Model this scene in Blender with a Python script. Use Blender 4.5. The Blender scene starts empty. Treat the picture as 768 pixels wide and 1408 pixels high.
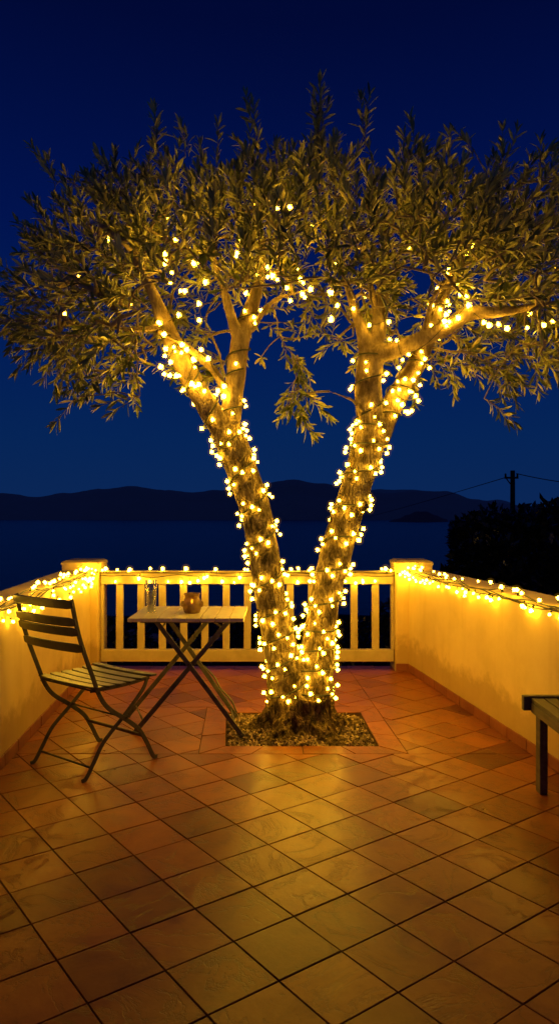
import bpy, bmesh, math, random
import numpy as np
from mathutils import Vector, Matrix, Quaternion, noise
random.seed(11); rng = np.random.default_rng(5)
R = math.radians
sc = bpy.context.scene
col = sc.collection
F, CX, CY, HC = 1000.0, 384.0, 704.0, 1.40          # focal length in photo pixels, image centre, eye height in metres

def at(px, py, Y): return Vector(((px-CX)*Y/F, Y, HC-(py-CY)*Y/F))
def gp(px, py, z=0.0): return at(px, py, (HC-z)*F/(py-CY))

# ------------------------------------------------------------------ materials
def mat(name):
    m = bpy.data.materials.new(name); m.use_nodes = True
    nt = m.node_tree
    return m, nt, nt.nodes['Principled BSDF'], nt.nodes['Material Output']
def N(nt, t, **kw):
    n = nt.nodes.new(t)
    for k, v in kw.items():
        if k.startswith('_'): setattr(n, k[1:], v)
        else: n.inputs[k.replace('__', ' ')].default_value = v
    return n
def ramp(nt, fac, stops):
    r = nt.nodes.new('ShaderNodeValToRGB')
    e = r.color_ramp.elements
    while len(e) < len(stops): e.new(0.5)
    for i, (p, c) in enumerate(stops): e[i].position = p; e[i].color = (*c, 1)
    nt.links.new(fac, r.inputs[0]); return r.outputs[0]
def bump(nt, height, strength, dist, bs):
    b = nt.nodes.new('ShaderNodeBump'); b.inputs['Strength'].default_value = strength; b.inputs['Distance'].default_value = dist
    nt.links.new(height, b.inputs['Height']); nt.links.new(b.outputs[0], bs.inputs['Normal'])
def objco(nt): return nt.nodes.new('ShaderNodeTexCoord').outputs['Object']
def mul(nt, a, b, fac=1.0, typ='MULTIPLY'):
    m = nt.nodes.new('ShaderNodeMix'); m.data_type = 'RGBA'; m.blend_type = typ; m.inputs[0].default_value = fac
    for s, v in ((6, a), (7, b)):
        if isinstance(v, tuple): m.inputs[s].default_value = (*v, 1)
        else: nt.links.new(v, m.inputs[s])
    return m.outputs[2]

def noise_mat(name, stops, scale=8, rough=.6, bstr=.3, bdist=.004, detail=6, stretch=None, bscale=None, spec=.4):
    m, nt, bs, out = mat(name)
    co = objco(nt)
    if stretch:
        mp = nt.nodes.new('ShaderNodeMapping'); mp.inputs['Scale'].default_value = stretch
        nt.links.new(co, mp.inputs[0]); co = mp.outputs[0]
    n = N(nt, 'ShaderNodeTexNoise', Scale=scale, Detail=detail, Roughness=.62); nt.links.new(co, n.inputs['Vector'])
    nt.links.new(ramp(nt, n.outputs[0], stops), bs.inputs['Base Color'])
    n2 = N(nt, 'ShaderNodeTexNoise', Scale=bscale or scale*4, Detail=5); nt.links.new(co, n2.inputs['Vector'])
    bs.inputs['Roughness'].default_value = rough; bs.inputs['Specular IOR Level'].default_value = spec
    if bstr: bump(nt, n2.outputs[0], bstr, bdist, bs)
    return m

M = {}
# stucco: cream paint with faint streaks and trowel relief
def stucco():
    m, nt, bs, out = mat('stucco')
    co = objco(nt)
    n = N(nt, 'ShaderNodeTexNoise', Scale=2.2, Detail=7, Roughness=.65); nt.links.new(co, n.inputs['Vector'])
    mp = nt.nodes.new('ShaderNodeMapping'); mp.inputs['Scale'].default_value = (9, 9, .7); nt.links.new(co, mp.inputs[0])
    s = N(nt, 'ShaderNodeTexNoise', Scale=1.0, Detail=5); nt.links.new(mp.outputs[0], s.inputs['Vector'])
    base = ramp(nt, n.outputs[0], [(.3, (.70, .53, .18)), (.55, (.80, .62, .23)), (.8, (.85, .67, .26))])
    st = ramp(nt, s.outputs[0], [(.3, (.72, .66, .55)), (.5, (1, 1, 1)), (.8, (1, 1, 1))])
    # splash-back grime towards the ground
    sp = nt.nodes.new('ShaderNodeSeparateXYZ'); nt.links.new(co, sp.inputs[0])
    dn = N(nt, 'ShaderNodeTexNoise', Scale=6, Detail=8, Roughness=.7); nt.links.new(co, dn.inputs['Vector'])
    ma = N(nt, 'ShaderNodeMath', _operation='MULTIPLY_ADD'); nt.links.new(dn.outputs[0], ma.inputs[0]); ma.inputs[1].default_value = -.42; nt.links.new(sp.outputs[2], ma.inputs[2])
    gr = ramp(nt, ma.outputs[0], [(0, (.62, .55, .45)), (.10, (1, 1, 1))])
    nt.links.new(mul(nt, mul(nt, base, st, .22), gr, .8), bs.inputs['Base Color'])
    f = N(nt, 'ShaderNodeTexNoise', Scale=55, Detail=4); nt.links.new(co, f.inputs['Vector'])
    bump(nt, f.outputs[0], .22, .004, bs)
    bs.inputs['Roughness'].default_value = .62; bs.inputs['Specular IOR Level'].default_value = .35
    return m
M['stucco'] = stucco()
def paint_wood(name, c1, c2, rough=.5):
    m, nt, bs, out = mat(name)
    co = objco(nt)
    n = N(nt, 'ShaderNodeTexNoise', Scale=5, Detail=7, Roughness=.7); nt.links.new(co, n.inputs['Vector'])
    nt.links.new(ramp(nt, n.outputs[0], [(.3, c1), (.65, c2)]), bs.inputs['Base Color'])
    f = N(nt, 'ShaderNodeTexNoise', Scale=40, Detail=4); nt.links.new(co, f.inputs['Vector'])
    bump(nt, f.outputs[0], .15, .002, bs)
    bs.inputs['Roughness'].default_value = rough
    return m
M['rail'] = paint_wood('railing_paint', (.46, .38, .17), (.62, .53, .27))
M['table'] = paint_wood('table_paint', (.60, .54, .32), (.80, .72, .46), .45)
M['chair_slat'] = noise_mat('chair_slat_paint', [(.35, (.025, .028, .02)), (.62, (.055, .058, .042)), (.74, (.15, .125, .085))], 9, .38, .25, .002)
M['iron'] = noise_mat('dark_iron', [(.35, (.035, .037, .028)), (.65, (.08, .08, .06)), (.78, (.14, .09, .05))], 14, .42, .3, .002)
M['leg_paint'] = noise_mat('leg_paint', [(.35, (.06, .062, .045)), (.65, (.13, .13, .095)), (.78, (.18, .13, .08))], 14, .42, .3, .002)
M['bench'] = noise_mat('bench_wood', [(.3, (.055, .05, .03)), (.6, (.12, .105, .065)), (.8, (.17, .145, .09))], 6, .5, .3, .002, stretch=(6, 1, 6))
M['cable'] = noise_mat('cable_rubber', [(.3, (.012, .014, .010)), (.7, (.03, .032, .022))], 20, .5, 0)

def floor_tile():
    m, nt, bs, out = mat('terracotta_tile')
    co = objco(nt)
    at_ = nt.nodes.new('ShaderNodeAttribute'); at_.attribute_name = 'tile'
    sep = nt.nodes.new('ShaderNodeSeparateColor'); nt.links.new(at_.outputs['Color'], sep.inputs[0])
    # every tile reads a different piece of the mottling
    off = nt.nodes.new('ShaderNodeVectorMath'); off.operation = 'MULTIPLY_ADD'
    off.inputs[1].default_value = (40, 40, 40); nt.links.new(at_.outputs['Color'], off.inputs[0]); nt.links.new(co, off.inputs[2])
    n = N(nt, 'ShaderNodeTexNoise', Scale=7, Detail=8, Roughness=.68, Distortion=.6); nt.links.new(off.outputs[0], n.inputs['Vector'])
    base = ramp(nt, n.outputs[0], [(.28, (.185, .050, .008)), (.5, (.285, .086, .015)), (.75, (.36, .125, .027))])
    var = ramp(nt, sep.outputs[0], [(0, (.50, .42, .36)), (.18, (.80, .74, .70)), (.5, (.95, .92, .9)), (1, (1.18, 1.2, 1.1))])
    c = mul(nt, base, var)
    # veins and scuffs like worn cleft stone
    v = N(nt, 'ShaderNodeTexNoise', Scale=3.1, Detail=9, Roughness=.66, Distortion=.9); nt.links.new(off.outputs[0], v.inputs['Vector'])
    ab = N(nt, 'ShaderNodeMath', _operation='SUBTRACT'); nt.links.new(v.outputs[0], ab.inputs[0]); ab.inputs[1].default_value = .5
    ab2 = N(nt, 'ShaderNodeMath', _operation='ABSOLUTE'); nt.links.new(ab.outputs[0], ab2.inputs[0])
    vein = ramp(nt, ab2.outputs[0], [(0, (.42, .36, .30)), (.014, (.78, .76, .74)), (.035, (1, 1, 1))])
    c = mul(nt, c, vein, .5)
    nt.links.new(c, bs.inputs['Base Color'])
    rr = nt.nodes.new('ShaderNodeMapRange'); nt.links.new(n.outputs[0], rr.inputs[0])
    rr.inputs[1].default_value = .3; rr.inputs[2].default_value = .75; rr.inputs[3].default_value = .27; rr.inputs[4].default_value = .44
    nt.links.new(rr.outputs[0], bs.inputs['Roughness'])
    h = N(nt, 'ShaderNodeMath', _operation='MULTIPLY_ADD'); nt.links.new(v.outputs[0], h.inputs[0]); h.inputs[1].default_value = 1.4
    f = N(nt, 'ShaderNodeTexNoise', Scale=70, Detail=4); nt.links.new(off.outputs[0], f.inputs['Vector']); nt.links.new(f.outputs[0], h.inputs[2])
    fm = N(nt, 'ShaderNodeMath', _operation='MULTIPLY'); nt.links.new(f.outputs[0], fm.inputs[0]); fm.inputs[1].default_value = .35
    nt.links.new(fm.outputs[0], h.inputs[2])
    vb = ramp(nt, ab2.outputs[0], [(0, (0, 0, 0)), (.02, (1, 1, 1))])
    hh = N(nt, 'ShaderNodeMath', _operation='ADD'); nt.links.new(h.outputs[0], hh.inputs[0]); nt.links.new(vb, hh.inputs[1])
    bump(nt, hh.outputs[0], .22, .005, bs)
    bs.inputs['Specular IOR Level'].default_value = .31
    return m
M['tile'] = floor_tile()
M['grout'] = noise_mat('grout', [(.3, (.055, .024, .009)), (.7, (.12, .060, .026))], 30, .9, .4, .003)
M['skirting'] = noise_mat('skirting_tile', [(.3, (.20, .062, .014)), (.55, (.27, .088, .022)), (.8, (.33, .12, .035))], 6, .45, .3, .003)
def bark():
    m, nt, bs, out = mat('bark')
    co = objco(nt)
    geo = nt.nodes.new('ShaderNodeNewGeometry')
    mp = nt.nodes.new('ShaderNodeMapping'); mp.inputs['Scale'].default_value = (1, 1, .42); nt.links.new(co, mp.inputs[0])
    n = N(nt, 'ShaderNodeTexNoise', Scale=27, Detail=9, Roughness=.72, Distortion=.8); nt.links.new(mp.outputs[0], n.inputs['Vector'])
    big = N(nt, 'ShaderNodeTexNoise', Scale=5, Detail=6, Roughness=.6); nt.links.new(co, big.inputs['Vector'])
    c1 = ramp(nt, n.outputs[0], [(.38, (.026, .017, .008)), (.49, (.15, .11, .055)), (.64, (.44, .36, .20))])
    c2 = ramp(nt, n.outputs[0], [(.3, (.09, .062, .03)), (.52, (.24, .18, .095)), (.7, (.36, .28, .15))])
    at_ = nt.nodes.new('ShaderNodeAttribute'); at_.attribute_name = 'smooth_bark'
    mx = nt.nodes.new('ShaderNodeMix'); mx.data_type = 'RGBA'
    nt.links.new(at_.outputs['Fac'], mx.inputs[0]); nt.links.new(c1, mx.inputs[6]); nt.links.new(c2, mx.inputs[7])
    lich = ramp(nt, big.outputs[0], [(.35, (.55, .5, .42)), (.5, (1, 1, 1)), (.68, (1.25, 1.25, 1.15))])
    st_ = nt.nodes.new('ShaderNodeAttribute'); st_.attribute_name = 'stump'
    dk = ramp(nt, st_.outputs['Fac'], [(0, (1, 1, 1)), (1, (.72, .64, .54))])
    nt.links.new(mul(nt, mul(nt, mx.outputs[2], lich), dk), bs.inputs['Base Color'])
    vo = N(nt, 'ShaderNodeTexVoronoi', Scale=34, _feature='DISTANCE_TO_EDGE'); nt.links.new(mp.outputs[0], vo.inputs['Vector'])
    vr = ramp(nt, vo.outputs['Distance'], [(0, (0, 0, 0)), (.12, (1, 1, 1))])
    ad = N(nt, 'ShaderNodeMath', _operation='MULTIPLY_ADD'); nt.links.new(vr, ad.inputs[0]); ad.inputs[1].default_value = .35; nt.links.new(n.outputs[0], ad.inputs[2])
    b = nt.nodes.new('ShaderNodeBump'); b.inputs['Distance'].default_value = .026
    inv = nt.nodes.new('ShaderNodeMapRange'); nt.links.new(at_.outputs['Fac'], inv.inputs[0])
    inv.inputs[3].default_value = .95; inv.inputs[4].default_value = .3
    nt.links.new(inv.outputs[0], b.inputs['Strength'])
    nt.links.new(ad.outputs[0], b.inputs['Height']); nt.links.new(b.outputs[0], bs.inputs['Normal'])
    bs.inputs['Roughness'].default_value = .75; bs.inputs['Specular IOR Level'].default_value = .25
    return m
M['bark'] = bark()
M['twig'] = noise_mat('twig_bark', [(.3, (.16, .12, .07)), (.7, (.30, .24, .15))], 20, .7, .3, .002)
def leaf_mat(name, top, under, dark=1.0, trans=.12):
    m, nt, bs, out = mat(name)
    at_ = nt.nodes.new('ShaderNodeAttribute'); at_.attribute_name = 'leafvar'
    g = nt.nodes.new('ShaderNodeNewGeometry')
    mx = nt.nodes.new('ShaderNodeMix'); mx.data_type = 'RGBA'
    nt.links.new(g.outputs['Backfacing'], mx.inputs[0]); mx.inputs[6].default_value = (*top, 1); mx.inputs[7].default_value = (*under, 1)
    v = ramp(nt, at_.outputs['Fac'], [(0, (.15*dark, .18*dark, .15*dark)), (.5, (.74*dark, .78*dark, .66*dark)), (.85, (1.2*dark, 1.1*dark, .9*dark)), (1, (1.9*dark, 1.6*dark, 1.1*dark))])
    c = mul(nt, mx.outputs[2], v)
    nt.links.new(c, bs.inputs['Base Color'])
    bs.inputs['Roughness'].default_value = .28; bs.inputs['Specular IOR Level'].default_value = .65
    if trans:
        t = nt.nodes.new('ShaderNodeBsdfTranslucent'); nt.links.new(c, t.inputs[0])
        ms = nt.nodes.new('ShaderNodeMixShader'); ms.inputs[0].default_value = trans
        nt.links.new(bs.outputs[0], ms.inputs[1]); nt.links.new(t.outputs[0], ms.inputs[2]); nt.links.new(ms.outputs[0], out.inputs[0])
    return m
M['leaf'] = leaf_mat('olive_leaf', (.16, .21, .036), (.45, .47, .15))
M['dark_leaf'] = leaf_mat('night_foliage', (.02, .026, .014), (.025, .03, .018), 1, 0)
M['soil'] = noise_mat('soil', [(.3, (.03, .02, .012)), (.7, (.09, .06, .035))], 30, .95, .6, .01)
def chip_mat():
    m, nt, bs, out = mat('bark_chips')
    at_ = nt.nodes.new('ShaderNodeAttribute'); at_.attribute_name = 'leafvar'
    nt.links.new(ramp(nt, at_.outputs['Fac'], [(0, (.05, .03, .015)), (.5, (.22, .15, .08)), (1, (.50, .38, .22))]), bs.inputs['Base Color'])
    bs.inputs['Roughness'].default_value = .75
    return m
M['chips'] = chip_mat()
def bulb_mat(strength):
    m, nt, bs, out = mat('lit_bulb')
    e = N(nt, 'ShaderNodeEmission', Strength=strength); e.inputs[0].default_value = (1, .505, .024, 1)
    nt.links.new(e.outputs[0], out.inputs[0]); nt.nodes.remove(bs)
    return m
M['bulb'] = bulb_mat(74)
def halo_mat():  # glowing volume that imitates lens bloom around each bulb
    m, nt, bs, out = mat('added_bloom')
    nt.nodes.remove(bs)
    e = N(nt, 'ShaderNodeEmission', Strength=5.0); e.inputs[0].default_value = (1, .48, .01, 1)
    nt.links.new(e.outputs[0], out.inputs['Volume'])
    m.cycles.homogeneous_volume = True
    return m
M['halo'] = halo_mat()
M['halo_outer'] = M['halo'].copy(); M['halo_outer'].name = 'added_bloom_faint'
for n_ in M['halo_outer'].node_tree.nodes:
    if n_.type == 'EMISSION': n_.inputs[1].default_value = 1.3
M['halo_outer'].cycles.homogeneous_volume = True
def glass():
    m, nt, bs, out = mat('clear_glass')
    # thin clear walls: mostly see-through with a Fresnel sheen
    nt.nodes.remove(bs)
    t = nt.nodes.new('ShaderNodeBsdfTransparent'); t.inputs[0].default_value = (.93, .95, .92, 1)
    g = nt.nodes.new('ShaderNodeBsdfGlossy'); g.inputs['Roughness'].default_value = .06
    g.inputs['Roughness'].default_value = .10
    ms = nt.nodes.new('ShaderNodeMixShader'); ms.inputs[0].default_value = .24
    nt.links.new(t.outputs[0], ms.inputs[1]); nt.links.new(g.outputs[0], ms.inputs[2]); nt.links.new(ms.outputs[0], out.inputs[0])
    return m
M['glass'] = glass()
def ice():
    m, nt, bs, out = mat('ice')
    bs.inputs['Transmission Weight'].default_value = .35; bs.inputs['Roughness'].default_value = .15; bs.inputs['IOR'].default_value = 1.2
    bs.inputs['Base Color'].default_value = (.9, .9, .85, 1)
    t = nt.nodes.new('ShaderNodeBsdfTranslucent'); t.inputs[0].default_value = (.95, .95, .9, 1)
    ms = nt.nodes.new('ShaderNodeMixShader'); ms.inputs[0].default_value = .5
    nt.links.new(bs.outputs[0], ms.inputs[1]); nt.links.new(t.outputs[0], ms.inputs[2]); nt.links.new(ms.outputs[0], out.inputs[0])
    return m
M['ice'] = ice()
def jar_mat():
    m, nt, bs, out = mat('mottled_amber_glass')
    co = objco(nt)
    v = N(nt, 'ShaderNodeTexVoronoi', Scale=55); nt.links.new(co, v.inputs['Vector'])
    n = N(nt, 'ShaderNodeTexNoise', Scale=22, Detail=6); nt.links.new(co, n.inputs['Vector'])
    nt.links.new(ramp(nt, n.outputs[0], [(.35, (.10, .06, .02)), (.5, (.38, .25, .09)), (.7, (.62, .48, .22))]), bs.inputs['Base Color'])
    bs.inputs['Roughness'].default_value = .22; bs.inputs['Transmission Weight'].default_value = .35
    bump(nt, v.outputs['Distance'], .6, .006, bs)
    t = nt.nodes.new('ShaderNodeBsdfTranslucent'); t.inputs[0].default_value = (.72, .54, .24, 1)
    tp = nt.nodes.new('ShaderNodeBsdfTransparent'); tp.inputs[0].default_value = (.9, .74, .45, 1)
    m1 = nt.nodes.new('ShaderNodeMixShader'); m1.inputs[0].default_value = .24; m2 = nt.nodes.new('ShaderNodeMixShader'); m2.inputs[0].default_value = .22
    nt.links.new(bs.outputs[0], m1.inputs[1]); nt.links.new(t.outputs[0], m1.inputs[2]); nt.links.new(m1.outputs[0], m2.inputs[1]); nt.links.new(tp.outputs[0], m2.inputs[2]); nt.links.new(m2.outputs[0], out.inputs[0])
    return m
M['jar'] = jar_mat()
M['wax'] = noise_mat('wax', [(.3, (.7, .62, .45)), (.7, (.8, .72, .55))], 10, .5, 0)
def flame():
    m, nt, bs, out = mat('candle_flame'); nt.nodes.remove(bs)
    e = N(nt, 'ShaderNodeEmission', Strength=30); e.inputs[0].default_value = (1, .45, .02, 1)
    nt.links.new(e.outputs[0], out.inputs[0]); return m
M['flame'] = flame()
def water():
    m, nt, bs, out = mat('sea_water')
    co = objco(nt)
    mp = nt.nodes.new('ShaderNodeMapping'); mp.inputs['Scale'].default_value = (.06, .25, 1); nt.links.new(co, mp.inputs[0])
    n = N(nt, 'ShaderNodeTexNoise', Scale=1, Detail=8, Roughness=.6); nt.links.new(mp.outputs[0], n.inputs['Vector'])
    bs.inputs['Base Color'].default_value = (.02, .010, .045, 1); bs.inputs['Roughness'].default_value = .25
    bump(nt, n.outputs[0], .6, 1.5, bs)
    return m
M['water'] = water()
def hill_mat(name, haze):
    m, nt, bs, out = mat(name)
    co = objco(nt)
    n = N(nt, 'ShaderNodeTexNoise', Scale=.012, Detail=9, Roughness=.65); nt.links.new(co, n.inputs['Vector'])
    nt.links.new(ramp(nt, n.outputs[0], [(.35, (.02, .025, .02)), (.65, (.05, .055, .045))]), bs.inputs['Base Color'])
    bs.inputs['Roughness'].default_value = .95
    bs.inputs['Emission Color'].default_value = (*haze, 1); bs.inputs['Emission Strength'].default_value = 1.0   # haze of the dusk air, put in as an even glow of the slopes
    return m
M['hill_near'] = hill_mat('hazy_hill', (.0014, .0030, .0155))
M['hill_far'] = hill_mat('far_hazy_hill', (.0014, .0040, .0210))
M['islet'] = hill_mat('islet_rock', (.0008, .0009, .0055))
M['ground'] = noise_mat('hillside_scrub', [(.35, (.012, .014, .010)), (.6, (.03, .032, .028)), (.75, (.07, .07, .08))], 1.1, .95, .5, .2, spec=.03)
M['pole'] = noise_mat('pole_wood', [(.3, (.012, .010, .008)), (.7, (.03, .025, .02))], 3, .9, 0)
M['stone'] = noise_mat('pale_stone', [(.3, (.16, .16, .18)), (.7, (.34, .34, .38))], 3, .8, .4, .02)

# ------------------------------------------------------------------ mesh helpers
class MB:
    def __init__(s): s.v = []; s.f = []
    def add(s, vs, fs):
        b = len(s.v); s.v += [tuple(v) for v in vs]; s.f += [tuple(i+b for i in f) for f in fs]
    def box(s, c, size, rot=None, bev=0):
        hx, hy, hz = (d/2 for d in size)
        vs = [Vector((x*hx, y*hy, z*hz)) for x in (-1, 1) for y in (-1, 1) for z in (-1, 1)]
        if rot is not None: vs = [rot @ v for v in vs]
        c = Vector(c); s.add([v+c for v in vs], [(0,1,3,2),(4,6,7,5),(0,4,5,1),(2,3,7,6),(0,2,6,4),(1,5,7,3)])
    def hexa(s, bottom, top):                     # two rings of four points
        s.add(list(bottom)+list(top), [(3,2,1,0),(4,5,6,7),(0,1,5,4),(1,2,6,5),(2,3,7,6),(3,0,4,7)])
    def beam(s, a, b, w, t, up=Vector((0,0,1))):  # rectangular bar from a to b
        a = Vector(a); b = Vector(b); d = (b-a).normalized()
        x = d.cross(up)
        if x.length < 1e-4: x = d.cross(Vector((0,1,0)))
        x.normalize(); y = x.cross(d).normalized()
        q = [x*w/2+y*t/2, -x*w/2+y*t/2, -x*w/2-y*t/2, x*w/2-y*t/2]
        s.hexa([a+k for k in q], [b+k for k in q])
    def tube(s, pts, rad, n=8, cap=True, flat=None):
        pts = [Vector(p) for p in pts]
        if not hasattr(rad, '__len__'): rad = [rad]*len(pts)
        prev = None; base = len(s.v)
        for i, p in enumerate(pts):
            d = (pts[min(i+1, len(pts)-1)]-pts[max(i-1, 0)])
            if d.length < 1e-9: d = Vector((0,0,1))
            d.normalize()
            if prev is None:
                x = d.cross(Vector((0,0,1)) if abs(d.z) < .9 else Vector((1,0,0))).normalized()
            else:
                x = prev - d*prev.dot(d)
                x = x.normalized() if x.length > 1e-6 else d.orthogonal().normalized()
            prev = x; y = d.cross(x)
            for k in range(n):
                a = 2*math.pi*k/n
                s.v.append(tuple(p+(x*math.cos(a)+y*math.sin(a))*rad[i]))
        for i in range(len(pts)-1):
            for k in range(n):
                a = base+i*n+k; b = base+i*n+(k+1) % n
                s.f.append((a, b, b+n, a+n))
        if cap:
            s.f.append(tuple(base+k for k in range(n))[::-1]); e = base+(len(pts)-1)*n
            s.f.append(tuple(e+k for k in range(n)))
    def lathe(s, c, prof, n=32, close=False):
        base = len(s.v); c = Vector(c)
        for r, z in prof:
            for k in range(n):
                a = 2*math.pi*k/n; s.v.append((c.x+r*math.cos(a), c.y+r*math.sin(a), c.z+z))
        for i in range(len(prof)-1):
            for k in range(n):
                a = base+i*n+k; b = base+i*n+(k+1) % n; s.f.append((a, b, b+n, a+n))
        if close:
            s.f.append(tuple(base+k for k in range(n))[::-1]); e = base+(len(prof)-1)*n; s.f.append(tuple(e+k for k in range(n)))
    def build(s, name, m, parent=None, bevel=0, smooth=False, origin=None):
        me = bpy.data.meshes.new(name)
        o_ = Vector(origin) if origin is not None else Vector((0,0,0))
        me.from_pydata([tuple(Vector(v)-o_) for v in s.v], [], s.f); me.update()
        bm = bmesh.new(); bm.from_mesh(me); bmesh.ops.recalc_face_normals(bm, faces=bm.faces); bm.to_mesh(me); bm.free()
        if smooth:
            for p in me.polygons: p.use_smooth = True
        me.materials.append(m)
        o = bpy.data.objects.new(name, me); col.objects.link(o); o.location = o_
        if bevel:
            b = o.modifiers.new('Bevel', 'BEVEL'); b.width = bevel; b.segments = 2; b.limit_method = 'ANGLE'; b.angle_limit = R(40)
        if parent: o.parent = parent; 
        return o
def tag(o, label, cat, group=None):
    o['label'] = label; o['category'] = cat
    if group: o['group'] = group
    return o
def empty(name, label, cat, group=None):
    o = bpy.data.objects.new(name, None); col.objects.link(o); o.empty_display_size = .1
    return tag(o, label, cat, group)
def struct(o, kind='structure'): o['kind'] = kind; return o
def smooth_path(pts, n=6):                         # Catmull-Rom through points of any dimension
    P = [np.array(p, float) for p in pts]; P = [2*P[0]-P[1]]+P+[2*P[-1]-P[-2]]; out = []
    for i in range(1, len(P)-2):
        for k in range(n):
            t = k/n; a, b, c, d = P[i-1:i+3]
            out.append(.5*((2*b)+(-a+c)*t+(2*a-5*b+4*c-d)*t*t+(-a+3*b-3*c+d)*t**3))
    out.append(P[-2]); return out

# ------------------------------------------------------------------ camera, sky, sun
cam = bpy.data.objects.new('camera', bpy.data.cameras.new('camera')); col.objects.link(cam)
cam.location = (0, 0, HC); cam.rotation_euler = (R(90), 0, 0)
cam.data.sensor_fit = 'VERTICAL'; cam.data.sensor_height = 36; cam.data.lens = 36*F/1408
cam.data.clip_start = .05; cam.data.clip_end = 20000
sc.camera = cam
w = bpy.data.worlds.new('World'); sc.world = w; w.use_nodes = True
nt = w.node_tree; bg = nt.nodes['Background']
tc = nt.nodes.new('ShaderNodeTexCoord'); sx = nt.nodes.new('ShaderNodeSeparateXYZ'); nt.links.new(tc.outputs['Generated'], sx.inputs[0])
SUN_EL, SUN_ROT = -7, 200
sky = nt.nodes.new('ShaderNodeTexSky'); sky.sky_type = 'NISHITA'; sky.sun_disc = False
sky.sun_elevation = R(-4); sky.sun_rotation = R(SUN_ROT)
grad = ramp(nt, sx.outputs[2], [(0.0, (.0034, .0200, .092)), (.10, (.0016, .0180, .096)), (.22, (.0004, .0120, .094)), (.36, (.0003, .0066, .078)), (.56, (.0003, .0028, .036)), (1.0, (.0005, .0016, .016))])
wm = mul(nt, sky.outputs[0], (.03, .04, .06))
nt.links.new(mul(nt, grad, wm, .10, 'ADD'), bg.inputs[0]); bg.inputs[1].default_value = 1.0
sun = bpy.data.objects.new('sun', bpy.data.lights.new('sun', 'SUN')); col.objects.link(sun)
sun.data.energy = .008; sun.data.angle = R(10); sun.data.color = (1, .93, .85); sun.rotation_euler = (R(84), 0, R(180-SUN_ROT))

# ------------------------------------------------------------------ terrace outline
def xl(Y): return -1.515-.0585*(Y-3.95)             # inner face of the wall on the left
def xr(Y): return 1.137-.149*(Y-6.36)               # inner face of the wall on the right
YB = 6.62                                            # far edge of the floor
Y0 = .2
WH = .885
# ------------------------------------------------------------------ floor of bevelled clay tiles
def clip(poly, nx, ny, d):                           # keep nx*x+ny*y <= d
    out = []
    for i in range(len(poly)):
        a = poly[i]; b = poly[(i+1) % len(poly)]
        da = nx*a[0]+ny*a[1]-d; db = nx*b[0]+ny*b[1]-d
        if da <= 0: out.append(a)
        if (da < 0 < db) or (db < 0 < da):
            t = da/(da-db); out.append((a[0]+t*(b[0]-a[0]), a[1]+t*(b[1]-a[1])))
    return out
def area(p): return .5*sum(p[i][0]*p[(i+1) % len(p)][1]-p[(i+1) % len(p)][0]*p[i][1] for i in range(len(p)))
def shrink(p, d):                                    # inset a convex CCW polygon
    q = list(p)
    for i in range(len(p)):
        a = p[i]; b = p[(i+1) % len(p)]; ex, ey = b[0]-a[0], b[1]-a[1]; l = math.hypot(ex, ey)
        if l < 1e-6: continue
        nx, ny = ey/l, -ex/l
        q = clip(q, nx, ny, nx*a[0]+ny*a[1]-d)
        if len(q) < 3: return []
    return q
PIT = [(-.322, 4.352), (.594, 4.352), (.565, 5.085), (-.370, 5.078)]      # CCW
B = .142
OUT = [(PIT[0][0]-B-.004, PIT[0][1]-B), (PIT[1][0]+B+.008, PIT[1][1]-B), (PIT[2][0]+B-.02, PIT[2][1]+B), (PIT[3][0]-B-.006, PIT[3][1]+B)]
BACK = 6.49                                          # straight course along the railing
def halfplanes(poly):
    hs = []
    for i in range(len(poly)):
        a = poly[i]; b = poly[(i+1) % len(poly)]; ex, ey = b[0]-a[0], b[1]-a[1]; l = math.hypot(ex, ey)
        nx, ny = ey/l, -ex/l; hs.append((nx, ny, nx*a[0]+ny*a[1]))
    return hs
def outside(poly, hs):
    res = []; rem = poly
    for nx, ny, d in hs:
        o = clip(rem, -nx, -ny, -d)
        if len(o) >= 3 and abs(area(o)) > 2e-4: res.append(o)
        rem = clip(rem, nx, ny, d)
        if len(rem) < 3: break
    return res
tiles = []
def bound(p):
    for nx, ny, d in ((-1, -.0585, 1.515-.0585*3.95), (1, .149, 1.137+.149*6.36)):
        p = clip(p, nx, ny, d)
        if len(p) < 3: return []
    return p
TS, TA, TX, TY = .24775, .6398, -.84263, 2.47079
ca, sa = math.cos(TA), math.sin(TA)
hsO = halfplanes(OUT)
for j in range(-30, 40):
    for k in range(-30, 30):
        c = [(TX+TS*((j+a)*ca+(k+b)*sa), TY+TS*((j+a)*sa-(k+b)*ca)) for a, b in ((0,0),(0,1),(1,1),(1,0))]
        if max(q[1] for q in c) < Y0 or min(q[1] for q in c) > BACK or min(abs(q[0]) for q in c) > 3: continue
        if area(c) < 0: c = c[::-1]
        c = clip(clip(c, 0, 1, BACK), 0, -1, -Y0)
        if len(c) < 3: continue
        c = bound(c)
        if len(c) < 3: continue
        g = random.random()
        for q in outside(c, hsO): tiles.append((q, g))
def strip(a0, a1, b0, b1, n):                         # n tiles between two edges
    L = lambda p, q, t: (p[0]+(q[0]-p[0])*t, p[1]+(q[1]-p[1])*t)
    for i in range(n):
        q = [L(a0, a1, i/n), L(a0, a1, (i+1)/n), L(b0, b1, (i+1)/n), L(b0, b1, i/n)]
        if area(q) < 0: q = q[::-1]
        tiles.append((q, .35+.65*random.random()))
strip(OUT[0], OUT[1], PIT[0], PIT[1], 4)
strip(OUT[1], OUT[2], PIT[1], PIT[2], 3)
strip(OUT[2], OUT[3], PIT[2], PIT[3], 4)
strip(OUT[3], OUT[0], PIT[3], PIT[0], 3)
x0, x1 = xl(6.55), xr(6.55)
nB = 11
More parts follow.
